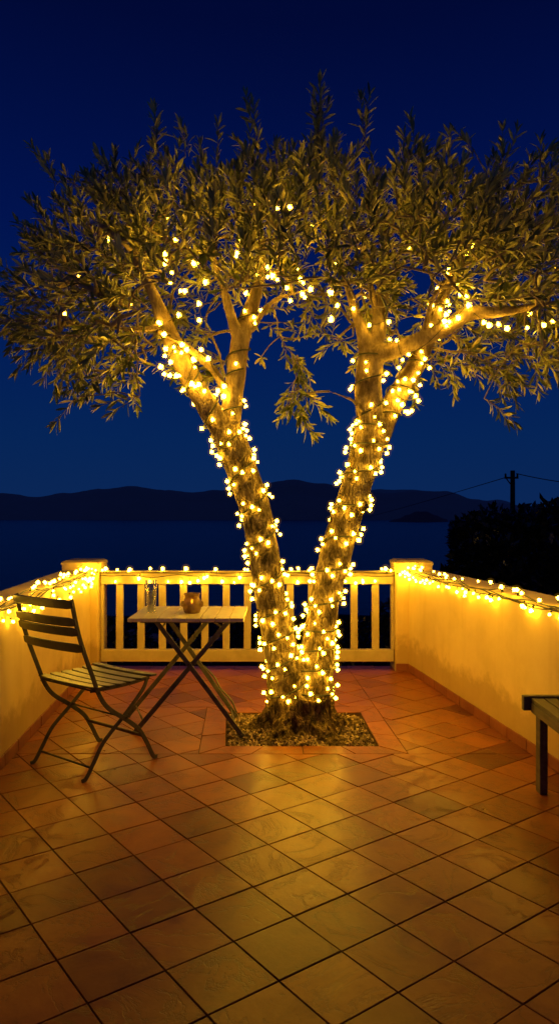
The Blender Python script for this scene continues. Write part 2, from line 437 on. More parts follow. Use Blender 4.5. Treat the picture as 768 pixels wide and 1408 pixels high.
for i in range(nB):
    a = x0+(x1-x0)*i/nB; b = x0+(x1-x0)*(i+1)/nB
    q = bound([(a, BACK), (b, BACK), (b, YB), (a, YB)])
    if len(q) >= 3: tiles.append((q, random.random()))
V = []; Fc = []; colr = []
for q, g in tiles:
    top = shrink(q, .0039); mid = shrink(q, .0023)
    if len(top) < 3 or area(top) < 1e-4: continue
    if len(top) != len(mid): mid = None
    cx = sum(p[0] for p in top)/len(top); cy = sum(p[1] for p in top)/len(top)
    tx, ty = random.gauss(0, .0035), random.gauss(0, .0035); dz = random.gauss(0, .0006)
    b = len(V); n = len(top)
    V += [(x, y, dz+(x-cx)*tx+(y-cy)*ty) for x, y in top]; Fc.append(tuple(range(b, b+n)))
    c3 = (g, random.random(), random.random(), 1); colr += [c3]*n
    if mid:
        V += [(x, y, dz-.0018+(x-cx)*tx+(y-cy)*ty) for x, y in mid]; V += [(x, y, -.008) for x, y in mid]; colr += [c3]*(2*n)
        for r in (0, 1):
            for i in range(n):
                Fc.append((b+r*n+(i+1) % n, b+r*n+i, b+(r+1)*n+i, b+(r+1)*n+(i+1) % n))
me = bpy.data.meshes.new('terrace_floor'); me.from_pydata(V, [], Fc); me.update()
ca_ = me.attributes.new('tile', 'FLOAT_COLOR', 'POINT'); ca_.data.foreach_set('color', np.array(colr, np.float32).ravel())
me.materials.append(M['tile'])
fl = bpy.data.objects.new('terrace_floor', me); col.objects.link(fl); struct(fl)
# grout bed (with a hole where the tree stands) and the slab under it
g = MB(); zg = -.0045
o = [(xl(Y0)-.05, Y0, zg), (xr(Y0)+.05, Y0, zg), (xr(YB)+.02, YB, zg), (xl(YB)-.02, YB, zg)]; p = [(x, y, zg) for x, y in PIT]
for i in range(4): g.add([o[i], o[(i+1) % 4], p[(i+1) % 4], p[i]], [(0,1,2,3)])
for i in range(4):
    a, b = p[i], p[(i+1) % 4]; g.add([a, b, (b[0], b[1], -.12), (a[0], a[1], -.12)], [(0,1,2,3)])
g.add([(o[3][0], YB, zg), (o[2][0], YB, zg), (o[2][0], YB, -1.6), (o[3][0], YB, -1.6)], [(0,1,2,3)])
struct(g.build('floor_bed', M['grout']))
# tree pit: soil and loose chips
s = MB(); n = 40
for j in range(n+1):
    for i in range(n+1):
        u, v = i/n, j/n
        x = (PIT[0][0]*(1-u)+PIT[1][0]*u)*(1-v)+(PIT[3][0]*(1-u)+PIT[2][0]*u)*v; y = PIT[0][1]*(1-v)+PIT[2][1]*v
        d = math.hypot(x-.128, y-4.75)
        s.v.append((x, y, -.028+.05*math.exp(-(d/.26)**2)+.014*noise.noise((x*9, y*9, 0))))
for j in range(n):
    for i in range(n): a = j*(n+1)+i; s.f.append((a, a+1, a+n+2, a+n+1))
struct(s.build('soil', M['soil'], smooth=True))
s = MB(); cv = []
for i in range(3000):
    u, v = random.random(), random.random()
    x = (PIT[0][0]*(1-u)+PIT[1][0]*u)*(1-v)+(PIT[3][0]*(1-u)+PIT[2][0]*u)*v; y = PIT[0][1]*(1-v)+PIT[2][1]*v
    d = math.hypot(x-.128, y-4.75)
    if u < .012 or u > .988 or v < .02 or v > .98: continue
    z = -.022+.05*math.exp(-(d/.26)**2)+.014*noise.noise((x*9, y*9, 0))+random.uniform(0, .008)
    q = Quaternion((random.gauss(0, 1), random.gauss(0, 1), random.gauss(0, 1), random.gauss(0, 1))).normalized().to_matrix()
    L = random.uniform(.008, .027); b0 = len(s.v)
    s.box((x, y, z), (L, L*random.uniform(.4, .8), L*random.uniform(.25, .6)), q)
    cv += [random.random()]*(len(s.v)-b0)
ch = s.build('bark_chips', M['chips']); struct(ch, 'stuff')
ch.data.attributes.new('leafvar', 'FLOAT', 'POINT').data.foreach_set('value', np.array(cv, np.float32))

# ------------------------------------------------------------------ walls, pillars, railing
WT = .26
def wall(side, Y1):
    f = xl if side < 0 else xr
    s = MB(); ys = [Y0+(Y1-Y0)*i/30 for i in range(31)]
    ring = []
    for y in ys:
        a = f(y); b = a+side*WT; r = .018
        ring.append([(a, y, -.5), (a, y, WH-r), (a+side*.4*r, y, WH-.35*r), (a+side*r, y, WH), (b-side*r, y, WH+.004), (b, y, WH-r), (b, y, -.5)])
    m = len(ring[0])
    for q in ring: s.v += q
    for i in range(30):
        for k in range(m-1): a = i*m+k; s.f.append((a, a+1, a+m+1, a+m))
    s.f.append(tuple(range(m))); s.f.append(tuple(30*m+k for k in range(m)))
    o = s.build('boundary_wall', M['stucco'], origin=(f(3.4), 3.4, 0))
    for p_ in o.data.polygons: p_.use_smooth = len(p_.vertices) == 4 and abs(p_.normal.z) > .05 and abs(p_.normal.z) < .99
    sk = MB(); L = .247; y = Y0+.1
    while y < Y1-.01:
        e = min(y+L, Y1-.002); h = .070+random.uniform(-.001, .001); t = .011+random.uniform(-.0008, .0012)
        a0, a1 = f(y+.002), f(e-.002)
        pts = lambda z, tt: [(a0-side*.0005, y+.002, z), (a1-side*.0005, e-.002, z), (a1-side*tt, e-.002, z), (a0-side*tt, y+.002, z)]
        sk.hexa(pts(.001, t), pts(h, t-.001)); y += L
    k = sk.build('skirting', M['skirting'], o, bevel=.003); k.location = -o.location
    return o
tag(wall(-1, 6.38), 'low cream rendered wall on the left behind the folding chair', 'wall')
tag(wall(1, 6.38), 'low cream rendered wall on the right behind the wooden bench', 'wall')
def pillar(x0, x1, label):
    y0, y1, zt = 6.385, 6.72, .952
    c = ((x0+x1)/2, (y0+y1)/2, 0)
    s = MB(); s.box((c[0], c[1], zt/2-.25), (x1-x0, y1-y0, zt+.5))
    o = s.build('pillar', M['stucco'], bevel=.014, origin=c); tag(o, label, 'pillar')
    cp = MB(); e = .004
    ring = [(x0-e, y0-e), (x1+e, y0-e), (x1+e, y1+e), (x0-e, y1+e)]
    m = .03
    cp.hexa([(x, y, zt-.022) for x, y in ring], [(x, y, zt+.006) for x, y in ring])
    cp.hexa([(x, y, zt+.0065) for x, y in ring], [(x0+m, y0+m, zt+.022), (x1-m, y0+m, zt+.022), (x1-m, y1-m, zt+.022), (x0+m, y1-m, zt+.022)])
    k = cp.build('cap', M['stucco'], o, bevel=.006); k.location = -o.location
    return o
PL = pillar(-1.913, -1.588, 'square cream rendered pillar at the left end of the railing')
PR = pillar(1.018, 1.345, 'square cream rendered pillar at the right end of the railing')
sk = MB(); sk.box((1.018+.06, 6.378, .0355), (.118, .012, .069)); k = sk.build('skirting', M['skirting'], PR, bevel=.003); k.location = -PR.location
sk = MB(); sk.box((-1.588-.03, 6.378, .0355), (.058, .012, .069)); k = sk.build('skirting', M['skirting'], PL, bevel=.003); k.location = -PL.location
RY = 6.475
rail = empty('railing', 'cream painted wooden railing with vertical balusters between two pillars', 'railing'); rail.location = (-.28, RY, 0)
def rpart(name, s, bev=.005):
    o = s.build(name, M['rail'], rail, bevel=bev); o.location = -rail.location; return o
s = MB(); s.box((-.285, RY, .815), (2.594, .075, .108)); rpart('top_rail', s)
s = MB(); s.box((-.285, RY, .873), (2.594, .105, .0075)); rpart('top_board', s, .002)
s = MB(); s.box((-.285, RY, .1265), (2.594, .075, .105)); rpart('bottom_rail', s)
for x in (-1.57, 1.003):
    s = MB(); s.box((x, RY, .47), (.028, .062, .576)); rpart('end_post', s, .003)
for k in range(13):
    px = 165+29.2*k; x = (px-384)*RY/1000
    s = MB(); s.box((x, RY, .47), (.062+random.uniform(-.001, .001), .035, .578), Matrix.Rotation(random.gauss(0, .004), 3, 'Y')); rpart('baluster', s, .003)

# ------------------------------------------------------------------ bistro table, glass, jar
TC = Vector((-.582, 4.79, 0))
tbl = empty('folding_table', 'small folding bistro table with pale plank top on crossed metal legs', 'table'); tbl.location = TC
TBZ = .743
def tpart(name, s, m, bev=0, smooth=False):
    o = s.build(name, m, tbl, bevel=bev, smooth=smooth); o.location = -TC; return o
s = MB(); x = -.938; nP = 8; wp = .718/nP
for i in range(nP):
    gap = .0035 if i else 0
    s.box((x+wp*(i+.5), 4.79, TBZ-.0125+random.uniform(-.0006, .0006)), (wp-gap, .585, .023))
tpart('tabletop', s, M['table'], .003)
for y in (4.60, 4.98):
    s = MB(); s.box((-.579, y, TBZ-.034), (.60, .03, .018)); tpart('top_batten', s, M['leg_paint'], .002)
legs = [((-.770, 4.56, .712), (-.231, 4.53, .006)), ((-.320, 4.585, .712), (-.915, 4.585, .006)), ((-.795, 5.00, .712), (-.298, 4.972, .006)), ((-.445, 4.965, .712), (-1.035, 4.962, .006))]
for i, (a, b) in enumerate(legs):
    s = MB(); a = Vector(a); b = Vector(b)
    s.beam(a, b, .011, .030, Vector((0, 1, 0)).cross(b-a))
    d = (b-a).normalized(); s.beam(b-d*.012, b+Vector((0, 0, -.004))+d*.004, .018, .036, Vector((0, 1, 0)).cross(b-a))
    tpart('leg', s, M['leg_paint'], .003)
def on(l, t): a, b = Vector(legs[l][0]), Vector(legs[l][1]); return a+(b-a)*t
for l0, l1, t in ((0, 2, .93), (1, 3, .90), (0, 2, .06), (1, 3, .06)):
    s = MB(); s.tube([on(l0, t), on(l1, t)], .006, 8); tpart('stretcher', s, M['leg_paint'], smooth=True)
s = MB(); s.tube([on(0, .375)+Vector((0, -.012, 0)), on(0, .375)+Vector((0, .035, 0))], .009, 10); tpart('pivot_bolt', s, M['iron']); s = MB(); s.tube([on(2, .45)+Vector((0, -.05, 0)), on(2, .45)+Vector((0, .012, 0))], .009, 10)
tpart('pivot_bolt', s, M['iron'])
s = MB(); pts = [on(2, .52)+Vector((.016, .012, 0)), on(2, .64)+Vector((.036, .012, 0)), on(2, .74)+Vector((.022, .012, 0)), on(2, .85)+Vector((.040, .012, 0)), on(2, .97)+Vector((.02, .012, 0))]
s.tube(smooth_path(pts, 6), .006, 6); tpart('locking_stay', s, M['leg_paint'], smooth=True)

GX = at(208, 842, 4.76); gx, gy = GX.x, 4.76
gl = empty('drinking_glass', 'tall clear drinking glass with ice on the table', 'glass'); gl.location = (gx, gy, TBZ)
s = MB(); s.lathe((0,0,0), [(.0005, .001), (.030, .001), (.0315, .006), (.0335, .07), (.0365, .150), (.0385, .212), (.0372, .2135), (.0360, .212), (.0340, .150), (.0308, .07), (.0285, .020), (.020, .014), (.0005, .012)], 36)
s.build('tumbler', M['glass'], gl, smooth=True)
for i in range(9):
    s = MB(); q = Quaternion((random.gauss(0,1), random.gauss(0,1), random.gauss(0,1), random.gauss(0,1))).normalized().to_matrix()
    s.box((random.uniform(-.009, .009), random.uniform(-.009, .009), .028+.0125*i), (.019, .017, .018), q)
    s.build('ice_cube', M['ice'], gl, bevel=.003)
JP = at(264, 842, 4.74)
jar = empty('candle_jar', 'squat amber mottled jar with a lit candle on the table', 'candle jar'); jar.location = (JP.x, 4.74, TBZ)
s = MB(); s.lathe((0,0,0), [(.0005, .001), (.047, .001), (.052, .008), (.060, .035), (.0625, .058), (.058, .080), (.050, .092), (.0475, .100), (.0475, .112), (.053, .120), (.053, .127), (.049, .128), (.0445, .118), (.0445, .098), (.053, .080), (.0575, .058), (.055, .035), (.047, .010), (.0005, .008)], 40)
s.build('vessel', M['jar'], jar, smooth=True)
for sx_ in (-1, 1):
    s = MB(); s.tube(smooth_path([(sx_*.057, 0, .074), (sx_*.066, 0, .068), (sx_*.067, 0, .052), (sx_*.060, 0, .042)], 5), .0065, 8)
    s.build('lug', M['jar'], jar, smooth=True)
s = MB(); s.lathe((0,0,0), [(.0005, .0085), (.032, .0085), (.032, .060), (.0005, .058)], 24); s.build('candle', M['wax'], jar, smooth=True)
s = MB(); s.lathe((.0,0,0), [(.0005, .060), (.004, .064), (.006, .071), (.004, .082), (.0005, .092)], 12); s.build('flame', M['flame'], jar, smooth=True)

# ------------------------------------------------------------------ folding chair (local: +x forward, +y far side)
chair = empty('folding_chair', 'dark green slatted folding bistro chair turned toward the table', 'chair')
chair.location = (-1.0485, 4.086, 0); chair.rotation_euler = (0, 0, math.atan2(.792, .61))
HW = .243
def bar(pts, y, w, t, s):                             # flat bar following a profile in the x-z plane
    P = smooth_path(pts, 6); n = len(P); b = len(s.v)
    for i, p_ in enumerate(P):
        d = np.array(P[min(i+1, n-1)])-np.array(P[max(i-1, 0)]); d = d/np.linalg.norm(d); nx, nz = -d[1], d[0]
        for a, q in ((1, -1), (1, 1), (-1, 1), (-1, -1)): s.v.append((p_[0]+nx*a*w/2, y+q*t/2, p_[1]+nz*a*w/2))
    for i in range(n-1):
        for k in range(4): a = b+i*4+k; c = b+i*4+(k+1) % 4; s.f.append((a, c, c+4, a+4))
    s.f.append((b+3, b+2, b+1, b)); e = b+(n-1)*4; s.f.append((e, e+1, e+2, e+3))
upr = [(-.322, .955), (-.285, .80), (-.245, .68), (-.185, .53), (-.145, .435), (-.085, .355), (.04, .265), (.125, .195), (.180, .115), (.232, .020), (.262, .008)]
rear = [(.205, .468), (.165, .400), (.03, .283), (-.10, .180), (-.165, .090), (-.215, .018), (-.245, .007)]
for y in (-HW, HW):
    s = MB(); bar(upr, y, .024, .008, s); s.build('upright', M['iron'], chair, bevel=.002)
    s = MB(); bar(rear, y*.93, .022, .008, s); s.build('leg', M['iron'], chair, bevel=.002)
    s = MB(); bar([(-.185, .462), (-.05, .455), (.10, .455), (.225, .462)], y*.90, .020, .007, s); s.build('seat_rail', M['iron'], chair, bevel=.002)
    s = MB(); s.tube([(.036, y*.86, .280), (.036, y*1.04, .280)], .007, 8); s.build('rivet', M['iron'], chair)
for name, x, z, k, r in (('stretcher', -.185, .062, .93, .0055), ('stretcher', .04, .276, .93, .005), ('stretcher', -.15, .452, 1.06, .005)):
    s = MB(); s.tube([(x, -HW*k, z), (x, HW*k, z)], r, 8); s.build(name, M['iron'], chair, smooth=True)
s = MB(); s.box((.150, 0, .155), (.008, 2*HW*.98, .022), Matrix.Rotation(-.5, 3, 'Y')); s.build('cross_bar', M['iron'], chair, bevel=.002)
def slat(cx, cz, w, t, tilt, bow, half, s, bowdir):
    n = 12; ct, st = math.cos(tilt), math.sin(tilt); b = len(s.v)
    for i in range(n+1):
        u = -1+2*i/n; bw = bow*(1-u*u); ww = w*(1 if abs(u) < .99 else .72)
        for a, q in ((-1, -1), (1, -1), (1, 1), (-1, 1)):
            lx, lz = a*ww/2, q*t/2
            s.v.append((cx+lx*ct-lz*st+bowdir[0]*bw, u*half, cz+lx*st+lz*ct+bowdir[1]*bw))
    for i in range(n):
        for k in range(4): a = b+i*4+k; c = b+i*4+(k+1) % 4; s.f.append((a, c, c+4, a+4))
    s.f.append((b, b+1, b+2, b+3)); e = b+n*4; s.f.append((e+3, e+2, e+1, e))
def upx(z):                                           # x of the upright at height z
    P = smooth_path(upr, 10); return min(P, key=lambda p_: abs(p_[1]-z))[0]
for z in (.930, .838, .786, .698):
    s = MB(); slat(upx(z)-.012, z, .049, .011, math.pi/2+.24, .022, HW+.016, s, (-1, 0)); s.build('back_slat', M['chair_slat'], chair, bevel=.004)
for i, (x, dz, tl) in enumerate(((-.150, .000, -.05), (-.074, -.004, -.03), (.000, -.006, 0), (.074, -.006, .02), (.148, -.002, .03), (.222, .003, -.06))):
    s = MB(); slat(x, .477+dz, .062, .012, tl, -.006, HW+.018, s, (0, 1)); s.build('seat_slat', M['chair_slat'], chair, bevel=.004)

# ------------------------------------------------------------------ bench at the right
bx0, bx1, by0, by1, bz = 1.262, 1.530, 2.30, 3.665, .462
ben = empty('bench', 'dark slatted wooden bench standing against the right wall', 'bench'); ben.location = (1.4, 3.0, 0)
def bpart(name, s, bev=.004):
    o = s.build(name, M['bench'], ben, bevel=bev); o.location = -ben.location
for y in (by1+.017, by0-.017):
    s = MB(); s.box(((bx0+bx1)/2-.008, y, bz-.027), (bx1-bx0+.052, .034, .074)); bpart('end_rail', s)
nS = 4; ws = (bx1-bx0)/nS
for i in range(nS):
    s = MB(); s.box((bx0+ws*(i+.5), (by0+by1)/2, bz-.009), (ws-.008, by1-by0-.004, .018)); bpart('seat_slat', s, .002)
for x in (bx0+.012, bx1-.012):
    s = MB(); s.box((x, (by0+by1)/2, bz-.045), (.022, by1-by0-.006, .050)); bpart('apron', s)
for x in (bx0+.044, bx1-.044):
    for y in (by1-.037, by0+.037):
        s = MB(); s.box((x, y, .2185), (.040, .062, .436)); bpart('leg', s)
# ------------------------------------------------------------------ the tree
tree = empty('tree', 'two stemmed leafy tree growing through the tiled terrace, wrapped in fairy lights', 'tree'); tree.location = (.128, 4.75, 0)
LIMBS = {}
def limb(name, pts):                                  # px, py, Y, radius (m)
    P = [(*at(a, b, c), r) for a, b, c, r in pts]; LIMBS[name] = P = smooth_path(P, 7); return P
limb('stem_l', [(405, 1006, 4.75, .165), (401, 975, 4.745, .155), (397, 945, 4.735, .135), (390, 910, 4.72, .118), (384, 880, 4.71, .105), (376, 845, 4.70, .099), (369, 800, 4.69, .096), (360, 750, 4.68, .096), (351, 700, 4.67, .098), (334, 650, 4.66, .099), (318, 610, 4.65, .104), (309, 588, 4.645, .092)])
limb('stem_r', [(420, 1006, 4.75, .165), (425, 975, 4.755, .155), (429, 945, 4.76, .135), (433, 910, 4.765, .120), (437, 880, 4.77, .108), (443, 845, 4.775, .100), (451, 800, 4.78, .098), (465, 750, 4.785, .099), (480, 700, 4.79, .102), (495, 650, 4.795, .103), (506, 610, 4.80, .110), (511, 580, 4.80, .10)])
limb('stem_foot', [(412, 1007, 4.75, .212), (412, 990, 4.75, .200), (412, 972, 4.75, .193), (413, 954, 4.75, .184)])
limb('l1', [(310, 600, 4.65, .075), (287, 562, 4.62, .072), (262, 520, 4.57, .068), (241, 478, 4.52, .060), (225, 440, 4.47, .046), (206, 395, 4.42, .032), (180, 345, 4.40, .020)])
limb('l2', [(314, 600, 4.66, .072), (320, 548, 4.68, .066), (326, 500, 4.70, .062), (331, 465, 4.71, .062), (343, 428, 4.72, .050), (355, 388, 4.75, .038), (362, 330, 4.80, .022)])
limb('l2b', [(331, 476, 4.70, .045), (321, 446, 4.66, .036), (311, 412, 4.62, .028), (302, 380, 4.60, .018), (293, 345, 4.58, .009)])
limb('l3', [(312, 545, 4.66, .028), (296, 512, 4.58, .026), (270, 488, 4.50, .024), (246, 468, 4.42, .020), (215, 455, 4.34, .014)])
limb('l4', [(345, 455, 4.70, .022), (360, 432, 4.66, .018), (378, 412, 4.62, .014), (402, 404, 4.58, .010), (425, 398, 4.54, .007)])
limb('r1', [(511, 600, 4.80, .088), (506, 552, 4.78, .088), (507, 512, 4.76, .086), (511, 482, 4.75, .082)])
limb('r1a', [(507, 495, 4.75, .055), (497, 455, 4.71, .042), (489, 432, 4.68, .030), (478, 400, 4.66, .019), (468, 365, 4.62, .009)])
limb('r1b', [(513, 490, 4.75, .05), (519, 452, 4.73, .040), (516, 424, 4.74, .028), (509, 390, 4.72, .018), (500, 350, 4.70, .009)])
limb('r1c', [(512, 488, 4.74, .070), (540, 482, 4.67, .056), (582, 465, 4.58, .050), (615, 449, 4.52, .050), (645, 431, 4.46, .044), (688, 429, 4.40, .030), (740, 420, 4.36, .018)])
limb('r1d', [(514, 490, 4.78, .055), (525, 420, 4.90, .046), (528, 370, 4.96, .038), (530, 310, 5.0, .022)])
limb('r2', [(516, 608, 4.83, .080), (537, 560, 4.93, .074), (560, 520, 4.98, .068), (582, 480, 5.03, .058), (600, 430, 5.08, .044), (620, 380, 5.12, .032), (650, 320, 5.15, .018)])
limb('r3', [(580, 462, 4.58, .020), (587, 438, 4.54, .018), (594, 412, 4.50, .014), (610, 388, 4.48, .009)])
limb('r4', [(500, 590, 4.76, .014), (489, 556, 4.68, .012), (474, 546, 4.62, .008), (452, 538, 4.56, .005)])
limb('l5', [(226, 445, 4.46, .024), (205, 452, 4.36, .018), (170, 452, 4.25, .012), (130, 440, 4.15, .008)])
s = MB()
for k, P in LIMBS.items():
    n = 40
    base = len(s.v); s.tube([p[:3] for p in P], [p[3] for p in P], n)
    if k.startswith('stem'):
        for i in range(len(P)):                       # fluted foot with root flare, lumpy above
            for q in range(n):
                v = Vector(s.v[base+i*n+q]); c = Vector(P[i][:3]); d = v-c; z = v.z
                a = math.atan2(d.y, d.x)
                rough = max(0, 1-z/.46)
                f = 1+.10*noise.noise((v.x*7, v.y*7, v.z*2.2))+rough*(.16*math.sin(5*a+2.3*noise.noise((v.x*4, v.y*4, z*3)))+.10*noise.noise((math.cos(a)*4, math.sin(a)*4, z*2)))
                f *= 1+(.46+.30*math.sin(6*a+1))*max(0, 1-z/.15)**2
                w_ = c+d*f; s.v[base+i*n+q] = (w_.x, w_.y, w_.z)
    else:
        for i in range(len(P)):
            for q in range(n):
                v = Vector(s.v[base+i*n+q]); c = Vector(P[i][:3])
                s.v[base+i*n+q] = tuple(c+(v-c)*(1+.12*noise.noise(tuple(v*9))))
for kx, ky, kY, r in ((347, 720, 4.60, .028), (497, 697, 4.70, .036), (500, 694, 4.70, .030), (513, 560, 4.70, .03), (386, 902, 4.62, .03), (322, 583, 4.58, .03)):   # knots
    p = at(kx, ky, kY); s.lathe((p.x, p.y, p.z), [(r*math.sin(t), -r*math.cos(t)) for t in [math.pi*i/8 for i in range(1, 8)]], 14, True)
tmp = s.build('trunk_raw', M['bark'])
md = tmp.modifiers.new('Remesh', 'REMESH'); md.mode = 'VOXEL'; md.voxel_size = .0075
sm = tmp.modifiers.new('Smooth', 'SMOOTH'); sm.iterations = 5; sm.factor = .5
dg = bpy.context.evaluated_depsgraph_get(); me = bpy.data.meshes.new_from_object(tmp.evaluated_get(dg)); me.name = 'trunk'
bpy.data.objects.remove(tmp)
nv = len(me.vertices); co = np.empty(nv*3, np.float32); me.vertices.foreach_get('co', co); co = co.reshape(-1, 3)
nr = np.empty(nv*3, np.float32); me.vertices.foreach_get('normal', nr); nr = nr.reshape(-1, 3)
for i in range(nv):                                   # bark ridges as real relief
    x, y, z = co[i]; k = 1 if z < .35 else max(.12, 1-(z-.35)/1.6)
    h = noise.ridged_multi_fractal((x*15, y*15, z*(5 if z < .3 else 8)), .9, 2.1, 4, .9, 2.0)-1.0
    a = (.008+.020*max(0, 1-z/.34))*k
    co[i] += nr[i]*a*h
me.vertices.foreach_set('co', co.ravel()); 
sb = np.clip((co[:, 2]-1.75)/.55, 0, 1); me.attributes.new('smooth_bark', 'FLOAT', 'POINT').data.foreach_set('value', sb.astype(np.float32))
me.attributes.new('stump', 'FLOAT', 'POINT').data.foreach_set('value', np.clip((.30+.05*np.sin(co[:, 0]*31)-co[:, 2])/.05, 0, 1).astype(np.float32))
me.polygons.foreach_set('use_smooth', np.ones(len(me.polygons), bool)); me.materials.clear(); me.materials.append(M['bark']); me.update()
tr = bpy.data.objects.new('trunk', me); col.objects.link(tr); tr.parent = tree; tr.location = -tree.location

# crown: attraction points inside the outline, joined to the limbs by a nearest-neighbour branch network
POLY = [(28,440),(30,395),(42,355),(62,325),(82,300),(105,272),(145,256),(200,238),(240,238),(300,240),(350,226),(385,234),(430,222),(455,226),(500,236),(560,238),(600,242),(650,240),(690,258),(740,245),(785,245),(830,265),(860,340),(850,420),(800,465),(755,485),(712,500),(675,530),(645,515),(590,505),(560,520),(520,480),(480,520),(440,545),(395,548),(380,535),(395,500),(372,470),(350,510),(325,530),(290,530),(255,510),(225,495),(205,525),(165,515),(115,515),(75,485),(40,460)]
def inside(x, y):
    r = False; j = len(POLY)-1
    for i in range(len(POLY)):
        a, b = POLY[i], POLY[j]
        if (a[1] > y) != (b[1] > y) and x < (b[0]-a[0])*(y-a[1])/(b[1]-a[1])+a[0]: r = not r
        j = i
    return r
def edged(x, y):
    best = 1e9
    for i in range(len(POLY)):
        a, b = POLY[i], POLY[(i+1) % len(POLY)]; dx, dy = b[0]-a[0], b[1]-a[1]
        t = max(0, min(1, ((x-a[0])*dx+(y-a[1])*dy)/(dx*dx+dy*dy))); best = min(best, math.hypot(x-a[0]-t*dx, y-a[1]-t*dy))
    return best
LIMBPX = []
for k in ('l1', 'l2', 'l2b', 'l3', 'l4', 'r1', 'r1a', 'r1b', 'r1c', 'r2', 'r3', 'stem_l', 'stem_r'):
    for p in LIMBS[k]:
        LIMBPX.append((CX+p[0]/p[1]*F, CY-(p[2]-HC)/p[1]*F, p[1], p[3]/p[1]*F, k))
def nearest_limb(px, py): return min(LIMBPX, key=lambda q: (q[0]-px)**2+(q[1]-py)**2)
att = []; tries = 0
while len(att) < 1080 and tries < 60000:
    tries += 1
    x, y = random.uniform(-5, 860), random.uniform(165, 580)
    if not inside(x, y): continue
    d = edged(x, y)
    if d < 40 and random.random() < .42*(1-d/60): continue
    ht = min(.92, .10+.0105*d)
    u = random.uniform(-1, 1); Y = 4.72+ht*u
    if noise.noise((x*.017, y*.017, Y*1.5)) < -.14: continue             # gaps in the foliage
    # open underside: the limbs are bare from below, leaves there stand behind them
    if (205 < x < 425 and y > 400) or (470 < x < 700 and y > 425) or (360 < x < 470 and y > 405):
        if not (360 < x < 480 and y > 470 and Y > 4.5): Y = random.uniform(4.98, 5.45)
        if random.random() < .45: continue
    att.append((at(x, y, Y), x, y))
for x, y, Y in ((437, 165, 4.7), (437, 195, 4.7), (352, 180, 4.6), (215, 200, 4.6), (78, 250, 4.5), (192, 545, 4.25), (110, 545, 4.2), (665, 548, 4.5), (392, 560, 4.6), (690, 225, 4.7), (742, 215, 4.6), (570, 200, 4.7), (20, 440, 4.4), (255, 215, 4.6), (500, 185, 4.7), (650, 205, 4.6)):
    att.append((at(x, y, Y), x, y))
node = []; par = []
for k in ('l1', 'l2', 'l3', 'l4', 'l5', 'r1c', 'r1d', 'r2', 'r3', 'r4', 'l2b', 'r1b', 'r1a'):
    P = LIMBS[k]
    for p in P[len(P)//3:]: node.append(np.array(p[:3])); par.append(-1)
nroot = len(node)
pend = sorted(range(len(att)), key=lambda i: min(np.sum((node[j]-np.array(att[i][0]))**2) for j in range(0, nroot, 2)))
ends = []
arr = np.array(node)
for i in pend:
    p = np.array(att[i][0]); d = np.linalg.norm(arr-p, axis=1); j = int(np.argmin(d)); L = d[j]
    m = max(1, int(L/.09)); prev = j; a = node[j]
    for q in range(1, m+1):
        t = q/m; c = a+(p-a)*t+np.array([noise.noise((i*.7, q*.9, k_)) for k_ in (0, 5, 9)])*.03*(t < 1)
        c[2] += .06*L*math.sin(math.pi*t)
        node.append(c); par.append(prev); prev = len(node)-1
    arr = np.array(node); ends.append((len(node)-1, att[i][1], att[i][2]))
w_ = [0]*len(node)
for e, _, _ in ends: w_[e] += 1
for i in range(len(node)-1, nroot-1, -1): w_[par[i]] += w_[i]
kids = {}
for i in range(nroot, len(node)): kids.setdefault(par[i], []).append(i)
s = MB()
rad = lambda i: min(.016, .0022+.0016*w_[i]**.55)
done = set()
for i in range(nroot, len(node)):
    if i in done: continue
    chain = [par[i], i]; done.add(i)
    while chain[-1] in kids:
        nx = max(kids[chain[-1]], key=lambda q: w_[q])
        if nx in done: break
        chain.append(nx); done.add(nx)
    rr = [rad(q) if q >= nroot else rad(chain[1]) for q in chain]
    P = smooth_path([(*node[q], r_) for q, r_ in zip(chain, rr)], 2)
    s.tube([p[:3] for p in P], [max(.0015, p[3]) for p in P], 5)

# fairy-light positions in the crown (needed here so that no leaf grows through a lamp)
LB = [(160,78),(118,122),(121,150),(121,166),(148,193),(141,224),(172,254),(195,260),(224,162),(263,222),(300,168),(238,297),(168,338),(246,358),(104,376),(124,411),(150,449),(181,438),(118,459),(175,470),(200,460),(249,458),(268,490),(223,502),(113,520),(124,548),(140,512),(140,548),(155,551),(170,552),(183,603),(210,578),(245,580),(260,605),(328,586),(308,603),(320,625)]
CB = [(373,120),(366,136),(480,175),(495,207),(512,217),(550,250),(560,287),(590,215),(607,228),(627,247),(598,269),(614,277),(697,262),(723,302),(704,351),(512,-38),(563,-36)]
RB = [(30,146),(53,183),(103,194),(36,228),(140,155),(155,248),(221,237),(246,298),(225,298),(450,156),(468,156),(476,183),(403,212),(415,202),(392,237),(416,239),(437,224),(403,254),(525,238),(542,246),(574,250),(604,257),(672,218),(664,255),(712,247),(748,240),(287,347),(266,360),(327,338),(323,373),(310,405),(293,428),(276,427),(283,463),(304,475),(315,492),(292,522),(285,535),(250,460),(265,503),(252,495),(230,460)]
ADDED_GLOW = {0: [(150,330,5.0),(110,380,4.9),(230,300,5.1),(180,420,5.0),(270,360,5.15),(300,280,5.0),(90,430,4.8),(330,330,5.1)], 1: [(380,340,5.1),(430,310,5.0),(410,370,5.1),(460,360,5.0),(350,280,5.1),(470,280,5.0)], 2: [(560,340,5.1),(620,330,5.0),(680,350,5.0),(520,300,5.1),(590,270,5.0),(730,330,4.9),(650,290,4.9),(700,400,4.9),(760,370,4.8)]}  # mostly hidden bulbs added deep in the crown to brighten the leaves
LB = [(180+x/2.56, 300+y/2.56) for x, y in LB]; CB = [(180+x/2.56, 300+y/2.56) for x, y in CB]; RB = [(440+x/2.341, 340+y/2.341) for x, y in RB]
